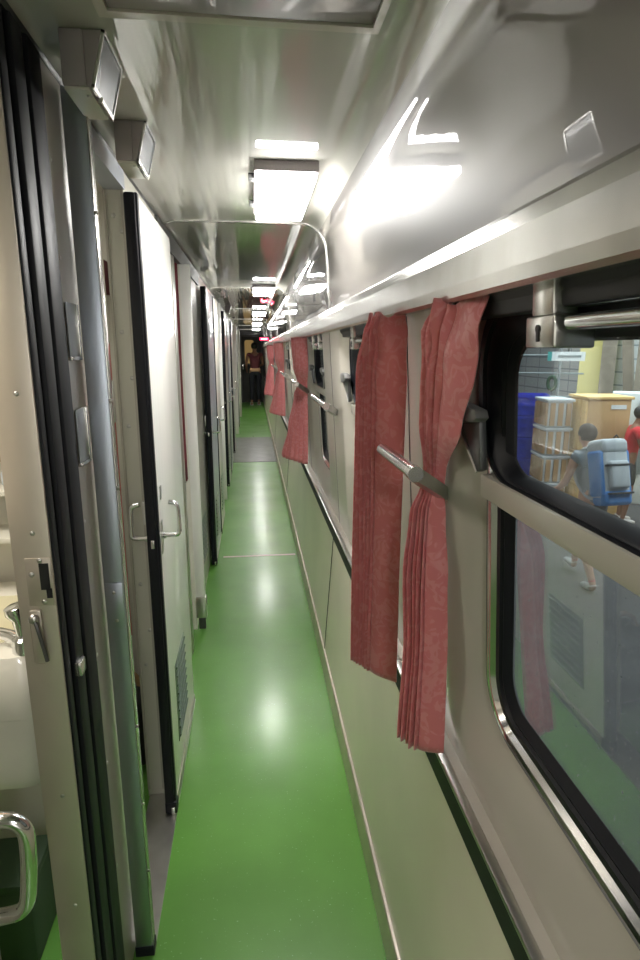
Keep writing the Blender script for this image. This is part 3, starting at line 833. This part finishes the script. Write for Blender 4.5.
def hand_chains(pre, wrist, elbow):
    W = Vector(wrist); d = (W-Vector(elbow)).normalized()
    side = d.cross(Vector((1,0,0)));  side = side.normalized() if side.length > .1 else Vector((0,1,0))
    palm = W+d*.075
    out = [[(pre+'w',wrist,.024),(pre+'p',palm,(.030,.018))]]
    for i, (o, l) in enumerate(((-.026,.058),(-.009,.070),(.009,.066),(.025,.052))):
        b = palm+side*o+d*.012; t1 = b+d*l*.55; t2 = t1+d*l*.4+Vector((0,0,-.004))+side.cross(d)*.014
        out.append([(pre+'p',palm,.03),(pre+'f%da' % i,b,.0095),(pre+'f%db' % i,t1,.0085),(pre+'f%dc' % i,t2,.0075)])
    tb = W+d*.035+side*-.03
    out.append([(pre+'w',wrist,.024),(pre+'ta',tb,.011),(pre+'tb',tb+d*.03+side*-.014,.009)])
    return out

def human(name, label, loc, rotz, P, mats, build=1.0, longhair=False):
    """P: joints in local coordinates (+y forward, x to the person's right)"""
    r = thing(name, label, 'person', loc); r.rotation_euler.z = rotz
    V = lambda k: Vector(P[k])
    b = build
    chains = [[('pel',V('pel'),(.125*b,.105*b)),('bel',V('pel').lerp(V('chest'),.45),(.115*b,.092*b)),('chest',V('chest'),(.135*b,.105*b)),('nb',V('neck').lerp(V('chest'),.25),(.075*b,.07*b)),('neck',V('neck'),.050),('hb',V('head')-Vector((0,0,.05)),(.068,.078)),('head',V('head'),(.076,.092)),('ht',V('head')+Vector((0,0,.07)),(.060,.075))]]
    for s in 'lr':
        chains.append([('chest',V('chest'),.13),('sh'+s,V('sh'+s),.056*b),('um'+s,V('sh'+s).lerp(V('el'+s),.5),.046*b),('el'+s,V('el'+s),.037),('fm'+s,V('el'+s).lerp(V('wr'+s),.4),.036),(s+'w',V('wr'+s),.024)])
        chains += hand_chains(s, V('wr'+s), V('el'+s))
        chains.append([('pel',V('pel'),.12),('hip'+s,V('hip'+s),.090*b),('tm'+s,V('hip'+s).lerp(V('kn'+s),.5),.074*b),('kn'+s,V('kn'+s),.052),('cm'+s,V('kn'+s).lerp(V('an'+s),.35),.053),('an'+s,V('an'+s),.034),('he'+s,V('an'+s)+Vector((0,-.015,-.045)),.034),('ba'+s,V('an'+s).lerp(V('to'+s),.6)+Vector((0,0,-.02)),(.038,.026)),('to'+s,V('to'+s),(.034,.020))])
    body = chain_mesh('body', chains)
    # face
    bm = bmesh.new(); bm.from_mesh(body)
    H = V('head')
    add_ball(bm, H+Vector((0,.092,-.012)), .012,.020,.020, 8, 6)              # nose
    add_ball(bm, H+Vector((0,.080,-.062)), .026,.014,.008, 8, 6)              # lips
    for s in (-1,1):
        add_ball(bm, H+Vector((s*.078,-.005,-.01)), .010,.020,.032, 8, 6)     # ears
    bm.to_mesh(body); bm.free()
    for p in body.polygons: p.use_smooth = True
    bo = add_child_mesh('body', body, mats['skin'], r)
    for s in (-1,1):
        bm = bmesh.new(); add_ball(bm, H+Vector((s*.032,.083,.012)), .012,.008,.009, 8, 6)
        me = bpy.data.meshes.new('eye'); bm.to_mesh(me); bm.free(); add_child_mesh('eye', me, 'black', r)
    # hair: cap over the back and top of the skull
    bm = bmesh.new()
    vs = add_ball(bm, H+Vector((0,-.012,.028)), .092,.106,.100, 20, 14)
    kill = [v for v in bm.verts if (v.co.y-H.y) > .03 and (v.co.z-H.z) < .055 or (v.co.z-H.z) < (-.20 if longhair else -.055)]
    bmesh.ops.delete(bm, geom=kill, context='VERTS')
    bmesh.ops.solidify(bm, geom=bm.faces[:], thickness=.012)
    me = bpy.data.meshes.new('hair'); bm.to_mesh(me); bm.free()
    for p in me.polygons: p.use_smooth = True
    add_child_mesh('hair', me, mats['hair'], r)
    # shirt
    g = .018
    ch = [[('hem',V('pel')+Vector((0,0,mats.get('hem',-.04))),(.150*b,.125*b)),('pel',V('pel')+Vector((0,0,.04)),(.142*b,.120*b)),('bel',V('pel').lerp(V('chest'),.45),(.135*b,.112*b)),('chest',V('chest'),(.155*b,.124*b)),('nb',V('neck').lerp(V('chest'),.22),(.082*b,.078*b))]]
    for s in 'lr':
        k = mats.get('sleeve', .55)
        ch.append([('chest',V('chest'),.15),('sh'+s,V('sh'+s),.070*b),('sl'+s,V('sh'+s).lerp(V('el'+s),k),.060*b)])
    add_child_mesh('shirt', chain_mesh('shirt', ch), mats['shirt'], r)
    # trousers or shorts
    k = mats.get('leg', .9)
    ch = [[('pel',V('pel')+Vector((0,0,.05)),(.140*b,.118*b)),('pl',V('pel')-Vector((0,0,.03)),(.135*b,.115*b))]]
    for s in 'lr':
        c2 = [('pl',V('pel')-Vector((0,0,.03)),.13),('hip'+s,V('hip'+s),.105*b),('tm'+s,V('hip'+s).lerp(V('kn'+s),.5),.092*b)]
        if k <= 1: c2.append(('kk'+s,V('hip'+s).lerp(V('kn'+s),k),.080))
        else: c2 += [('kn'+s,V('kn'+s),.072),('aa'+s,V('kn'+s).lerp(V('an'+s),k-1),.062)]
        ch.append(c2)
    add_child_mesh('trousers' if k > 1 else 'shorts', chain_mesh('legs', ch), mats['trousers'], r)
    for s in 'lr':
        A, T = V('an'+s), V('to'+s)
        ch = [[('h',A+Vector((0,-.03,-.048)),(.044,.040)),('m',A.lerp(T,.5)+Vector((0,0,-.012)),(.047,.040)),('t',T+Vector((0,.02,.004)),(.040,.028))],[('h',A,.04),('c',A+Vector((0,-.008,.0)),.045)]]
        add_child_mesh('shoe', chain_mesh('shoe', ch), mats['shoe'], r)
        if mats.get('sock'):
            add_child_mesh('sock', chain_mesh('sock', [[('a',A+Vector((0,0,.0)),.042),('b',A+(V('kn'+s)-A)*.16,.041)]]), mats['sock'], r)
    return r

ZG = -.95
walk = dict(pel=(0,0,.93), chest=(0,.10,1.27), neck=(0,.17,1.46), head=(0,.23,1.575),
    shl=(-.185,.11,1.38), shr=(.185,.13,1.38), ell=(-.235,.17,1.10), elr=(.225,.05,1.10), wrl=(-.215,.36,.96), wrr=(.20,.22,.95),
    hipl=(-.09,0,.88), hipr=(.09,0,.88), knl=(-.09,.02,.50), knr=(.09,.28,.53), anl=(-.09,-.22,.085), anr=(.09,.34,.12), tol=(-.09,-.07,.03), tor=(.09,.48,.10))
human('person', 'walking backpacker in a grey blue top and pink socks on the platform', (3.50,5.42,ZG), .10, walk,
      dict(skin='skin', hair='hairgrey', shirt='tee', trousers='darkshort', shoe='shoe', sock='pinksock', sleeve=.30, leg=.75), build=1.12)
# the backpack is carried, a thing of its own
bp = thing('backpack', 'pale grey and blue hiking backpack worn by the walking person', 'backpack', (3.50,5.42,ZG)); bp.rotation_euler.z = .10
def local(name, bm, m, parent, smooth=True):
    me = bpy.data.meshes.new(name); bmesh.ops.recalc_face_normals(bm, faces=bm.faces[:]); bm.to_mesh(me); bm.free()
    if smooth:
        for p in me.polygons: p.use_smooth = True
    return add_child_mesh(name, me, m, parent)
tilt = Matrix.Rotation(-.26, 4, 'X')
def packbox(name, x0,x1,y0,y1,z0,z1, m, bev=.05):
    bm = bmesh.new(); add_box(bm, x0,x1,y0,y1,z0,z1, bev, 4)
    for v in bm.verts: v.co = tilt @ (v.co*.92) + Vector((0,-.04,.90))
    return local(name, bm, m, bp)
packbox('main_bag', -.17,.17,-.36,-.10,.03,.60,'packgrey',.07)
packbox('top_lid', -.165,.165,-.37,-.08,.53,.70,'packgrey',.06)
packbox('front_pocket', -.12,.12,-.415,-.33,.16,.46,'packgrey',.035)
packbox('side_panel', -.188,-.10,-.34,-.12,.08,.58,'packblue',.035)
packbox('side_panel', .10,.188,-.34,-.12,.08,.58,'packblue',.035)
packbox('base_panel', -.165,.165,-.375,-.12,-.02,.15,'packblue',.05)
for s in (-1,1):
    bm = bmesh.new(); add_tube(bm, smooth_path([(s*.10,-.10,.62),(s*.12,.02,.63),(s*.14,.14,.50),(s*.15,.16,.30),(s*.14,.0,.08),(s*.13,-.12,.06)],2), .018, 8)
    for v in bm.verts: v.co = tilt @ (v.co*.92) + Vector((0,-.04,.90))
    local('shoulder_strap', bm, 'packgrey', bp)
for z in (.10,.40):
    packbox('compression_strap', -.14,.14,-.42,-.30,z,z+.022,'darkshort',.003)
bm = bmesh.new(); add_tube(bm, [(-.03,-.37,.70),(0,-.385,.73),(.03,-.37,.70)], .008, 6)
for v in bm.verts: v.co = tilt @ (v.co*.92) + Vector((0,-.04,.90))
local('haul_loop', bm, 'darkshort', bp)

lean = dict(pel=(0,0,.95), chest=(0,.04,1.27), neck=(0,.08,1.46), head=(0,.12,1.575),
    shl=(-.185,.05,1.38), shr=(.185,.05,1.38), ell=(-.23,.12,1.12), elr=(.23,.12,1.12), wrl=(-.16,.36,1.06), wrr=(.16,.36,1.06),
    hipl=(-.09,0,.90), hipr=(.09,0,.90), knl=(-.10,.03,.50), knr=(.10,.05,.50), anl=(-.10,-.02,.085), anr=(.10,.0,.085), tol=(-.10,.13,.03), tor=(.10,.15,.03))
human('person', 'man in a red polo shirt and dark shorts beside the yellow crates outside', (5.28,7.5,ZG), -2.0, lean,
      dict(skin='skintan', hair='hairblack', shirt='red', trousers='darkshort', shoe='shoewhite', sleeve=.55, leg=.9, hem=-.10))

stand = dict(pel=(0,0,.95), chest=(0,.03,1.28), neck=(0,.05,1.47), head=(0,.08,1.585),
    shl=(-.18,.03,1.39), shr=(.18,.03,1.39), ell=(-.24,.05,1.12), elr=(.235,.10,1.12), wrl=(-.22,.22,.98), wrr=(.12,.30,1.05),
    hipl=(-.09,0,.90), hipr=(.09,0,.90), knl=(-.10,.02,.50), knr=(.09,.05,.50), anl=(-.11,-.05,.085), anr=(.09,.03,.085), tol=(-.13,.09,.03), tor=(.10,.17,.03))
human('person', 'person in a maroon vest and black trousers standing with back turned at the end door', (.07,16.2,0), .05, stand,
      dict(skin='skintan', hair='hairblack', shirt='maroon', trousers='trouser', shoe='shoewhite', sleeve=.25, leg=1.9, hem=.02), build=1.0)
per = [o for o in COL.objects if o.name == 'person.002'][0]
box('waist_cloth', -.075,.215,16.07,16.35,.92,1.02,'peach',per,.05,4)

# ------------------------------------------------------------------ platform outside
S(box('ground', .9, 16, -4, 24, ZG-.05, ZG, 'asphalt'), 'grey concrete station platform outside the windows', 'ground')
S(box('wall_station', 9.0, 9.2, 4, 24, ZG, 4.2, 'tiles'), 'pale tiled station wall with dark grout lines', 'wall')
CAM = Vector((0,0,1.5))
def yawbox(name, cx, cy, w, d, z0, z1, m, parent=None, bev=0., yaw=-.55):
    """upright box, w across, d deep, turned about z"""
    bm = bmesh.new(); add_box(bm, -w/2,w/2,-d/2,d/2,z0,z1,bev)
    R = Matrix.Rotation(yaw, 4, 'Z')
    for v in bm.verts: v.co = R @ v.co + Vector((cx,cy,0))
    return fin(name, bm, m, parent, smooth=bev > 0)
# stacked timber faced crate
S(yawbox('trim_28', 8.6, 13.9, .75, .3, ZG, 4, 'yellow'), 'broad yellow painted strip on the station wall', 'wall strip')
S(yawbox('trim_29', 8.55, 13.3, .32, .3, ZG, 4, 'weather'), 'grey brown pillar beside the yellow strip', 'pillar')

def crate(cx, cy, w, d, z0, z1, label, face='cardboard', front=False):
    c = thing('crate', label, 'crate', (cx,cy,z0))
    yw = -.12
    yawbox('case', cx, cy, w, d, z0, z1, face, c, .01, yw)
    R = Matrix.Rotation(yw, 4, 'Z')
    bm = bmesh.new(); n = 4
    for k in range(n):
        y = -d/2+d*(k+.5)/n
        b2 = bmesh.new(); add_box(b2, -w/2-.03,-w/2,y-d/n*.40,y+d/n*.40,z0+.02,z1-.02)
        me = bpy.data.meshes.new('t'); b2.to_mesh(me); b2.free(); bm.from_mesh(me)
    if front:
        for k in range(3):
            x = -w/2+w*(k+.5)/3
            b2 = bmesh.new(); add_box(b2, x-.035,x+.035,-d/2-.03,-d/2,z0+.02,z1-.02)
            me = bpy.data.meshes.new('t'); b2.to_mesh(me); b2.free(); bm.from_mesh(me)
    for v in bm.verts: v.co = R @ v.co + Vector((cx,cy,0))
    fin('slats', bm, 'tan' if front else 'wood', c)
    yawbox('lid', cx, cy, w+.06, d+.04, z1, z1+.04, face if front else 'wood', c, .005, yw)
    return c
c = crate(5.18, 8.15, .62, .62, .02, .80, 'tall cardboard faced timber crate on top of the stack behind the backpacker')
R = Matrix.Rotation(-.12, 4, 'Z')
bm = bmesh.new(); add_box(bm, .02,.24,-.318,-.312,.66,.72)
for v in bm.verts: v.co = R @ v.co + Vector((5.18,8.15,0))
fin('paper_label', bm, 'signwhite', c)
crate(5.18, 8.15, .62, .62, -.45, -.02, 'yellow timber crate beneath the tall cardboard crate', 'wood')
crate(5.18, 8.15, .62, .62, -.93, -.49, 'lowest yellow crate of the stack behind the backpacker', 'wood')
for k, z in enumerate((-.93,-.50,-.07,.36)):
    crate(4.62, 8.45, .36, .50, z, z+.38, ['lowest slatted crate in the wrapped stack beside the blue crates','second lowest slatted crate in the wrapped stack','slatted crate third up in the wrapped stack','topmost slatted crate of the wrapped stack beside the blue crates'][k], 'packgrey', True)
R = Matrix.Rotation(-.35, 4, 'Z')
def blue_crate(cx, cy, z, label):
    c = thing('plastic_crate', label, 'crate', (cx,cy,z))
    bm = bmesh.new(); w, d, h = .55, .42, .34
    add_box(bm,-w/2,w/2,-d/2,d/2,z,z+.03)
    for zz in (.0,.15,.29):
        for s in (-1,1):
            add_box(bm,-w/2,w/2,s*d/2-.012,s*d/2+.012,z+zz,z+zz+.05); add_box(bm,s*w/2-.012,s*w/2+.012,-d/2,d/2,z+zz,z+zz+.05)
    for s in (-1,1):
        for t in (-.5,-.25,0,.25,.5): add_box(bm,t*w-.012,t*w+.012,s*d/2-.012,s*d/2+.012,z,z+h)
        for t in (-.5,0,.5): add_box(bm,s*w/2-.012,s*w/2+.012,t*d-.012,t*d+.012,z,z+h)
    for v in bm.verts: v.co = R @ v.co + Vector((cx,cy,0))
    fin('basket', bm, 'crateblue', c)
    yawbox('liner', cx, cy, w-.05, d-.05, z+.03, z+h-.03, 'crateblue', c, 0, -.35)
    return c
for k in range(5): blue_crate(4.55, 9.15, ZG+.35*k+.002, ['bottom blue plastic crate of the tall stack','blue plastic crate second up in the tall stack','blue plastic crate in the middle of the tall stack','blue plastic crate second from the top of the tall stack','topmost blue plastic crate of the tall stack'][k])
for k in range(3): blue_crate(3.95, 9.75, ZG+.35*k+.002, ['bottom blue crate of the short stack by the ladder rack','middle blue crate of the short stack by the ladder rack','top blue crate of the short stack by the ladder rack'][k])
cs = thing('carton', 'grey white carton stack standing behind the tall cardboard crate', 'carton', (6.12,8.72,ZG))
for k in range(3):
    yawbox('box', 6.12, 8.72, .62, .5, ZG+.6*k, ZG+.6*k+.585, 'signwhite', cs, .01)
yawbox('dark_side_strip', 6.08, 8.40, .12, .03, ZG+.5, ZG+1.7, 'greytext', cs)
for k, z in enumerate((-.94,-.42,.10)):
    crate(5.78, 6.85, .75, .5, z, z+.46, ['bottom yellow crate at the right edge by the man in red','middle yellow crate at the right edge by the man in red','top yellow crate that the man in red leans on'][k], 'wood')
blue = blue_crate(5.78, 6.85, .605, 'blue plastic crate on the yellow crates behind the man in red')

fr = thing('timber_frame', 'weathered timber frame with a slanting brace at the platform edge of the view', 'frame', (6.6,9.6,ZG))
tube('upright', [(6.75,9.45,ZG),(6.35,9.85,4)], .11, 'weather', fr, 4)
tube('upright', [(6.55,9.25,ZG),(6.55,9.25,4)], .09, 'weather', fr, 4)
tube('brace', [(6.6,9.2,.85),(7.6,8.9,2.6)], .06, 'weather', fr, 4)
ld = thing('ladder_rack', 'thin grey steel rack leaning by the blue crates', 'rack', (4.1,10.6,ZG))
bm = bmesh.new()
for (x,y) in ((3.95,10.75),(4.35,10.5)): add_tube(bm, [(x,y,ZG),(x+.12,y+.2,1.0)], .018, 6)
fin('rails', bm, 'steel', ld)
for k in range(8):
    z = ZG+.2+.22*k; t = (z-ZG)/(1.0-ZG)
    tube('rung', [(3.95+.12*t,10.75+.2*t,z),(4.35+.12*t,10.5+.2*t,z)], .012, 'steel', ld, 6)
sn = thing('hanging_sign', 'white station sign with a teal end and a line of grey text', 'sign', (5.5,9.9,1.3))
yawbox('board', 5.62, 9.95, .56, .05, 1.31, 1.47, 'signwhite', sn, 0, -.55)
yawbox('teal_end', 5.36, 10.11, .07, .055, 1.31, 1.47, 'teal', sn, 0, -.55)
yawbox('text_line', 5.64, 9.93, .38, .056, 1.37, 1.41, 'greytext', sn, 0, -.55)
tube('hanger', [(5.62,9.95,1.47),(5.62,9.95,4.0)], .015, 'darkmetal', sn, 6)
rp = thing('wall_rail', 'dark pipe frame standing in front of the tiled wall', 'pipe frame', (6.0,11.5,ZG))
for (x,y) in ((5.3,11.3),(6.0,10.9)): tube('upright', [(x,y,ZG),(x,y,4)], .025, 'greytext', rp, 6)
for z in (.6,1.05,1.4): tube('crossbar', [(5.0,11.5,z),(6.4,10.7,z)], .018, 'greytext', rp, 6)
rc = tube('rope_coil', [(5.30+.09*math.cos(t*PI/6)*.5,9.85-.09*math.cos(t*PI/6)*.6,.92+.12*math.sin(t*PI/6)) for t in range(13)], .03, 'green', None, 8)
tag(rc, 'coiled green hose hanging above the wrapped crates', 'hose')
for o_ in (S(box('ceiling.002', .6, 16, -4, 24, 4.2, 4.3, 'signwhite'), 'pale station roof above the platform', 'roof'),): pass

# ------------------------------------------------------------------ lights
def area(name, loc, rot, sx, sy, power, col=(1,1,1)):
    l = bpy.data.lights.new(name, 'AREA'); l.shape = 'RECTANGLE'; l.size = sx; l.size_y = sy; l.energy = power; l.color = col
    o = bpy.data.objects.new(name, l); COL.objects.link(o); o.location = loc; o.rotation_euler = rot; return o
area('platform_light', (5.5,8,4.1), (0,0,0), 6, 12, 1000, (.94,.98,1))
area('washroom_light', (-.85,.95,1.97), (0,0,0), .4, .3, 11, (1,.93,.82))
area('compartment_light', (-.95,1.8,1.97), (0,0,0), .4, .2, 3.0, (1,.95,.88))
area('back_fill_light', (-.02,YB+.05,1.15), (math.radians(90),0,math.pi), .55, 1.5, 13, (.93,.96,1))  # added fill behind the camera, brightens faces turned toward it
w = bpy.data.worlds.new('world'); SC.world = w; w.use_nodes = True
w.node_tree.nodes['Background'].inputs[0].default_value = (.75,.82,.9,1); w.node_tree.nodes['Background'].inputs[1].default_value = .15

# ------------------------------------------------------------------ camera
f = 575.; vx, vy = 252-320, 350-480
pitch = math.atan2(-vy, f); yaw = math.atan2(-vx, math.hypot(f, vy))
fw = Vector((math.sin(yaw)*math.cos(pitch), math.cos(yaw)*math.cos(pitch), -math.sin(pitch)))
cam = bpy.data.cameras.new('camera'); co = bpy.data.objects.new('camera', cam); COL.objects.link(co)
co.location = CAM
co.rotation_euler = fw.to_track_quat('-Z', 'Y').to_euler()
cam.sensor_fit = 'VERTICAL'; cam.sensor_height = 36; cam.lens = f/960*36; cam.clip_start = .02
SC.camera = co
SC.view_settings.view_transform = 'Standard'
SC.view_settings.look = 'None'
SC.view_settings.exposure = .15
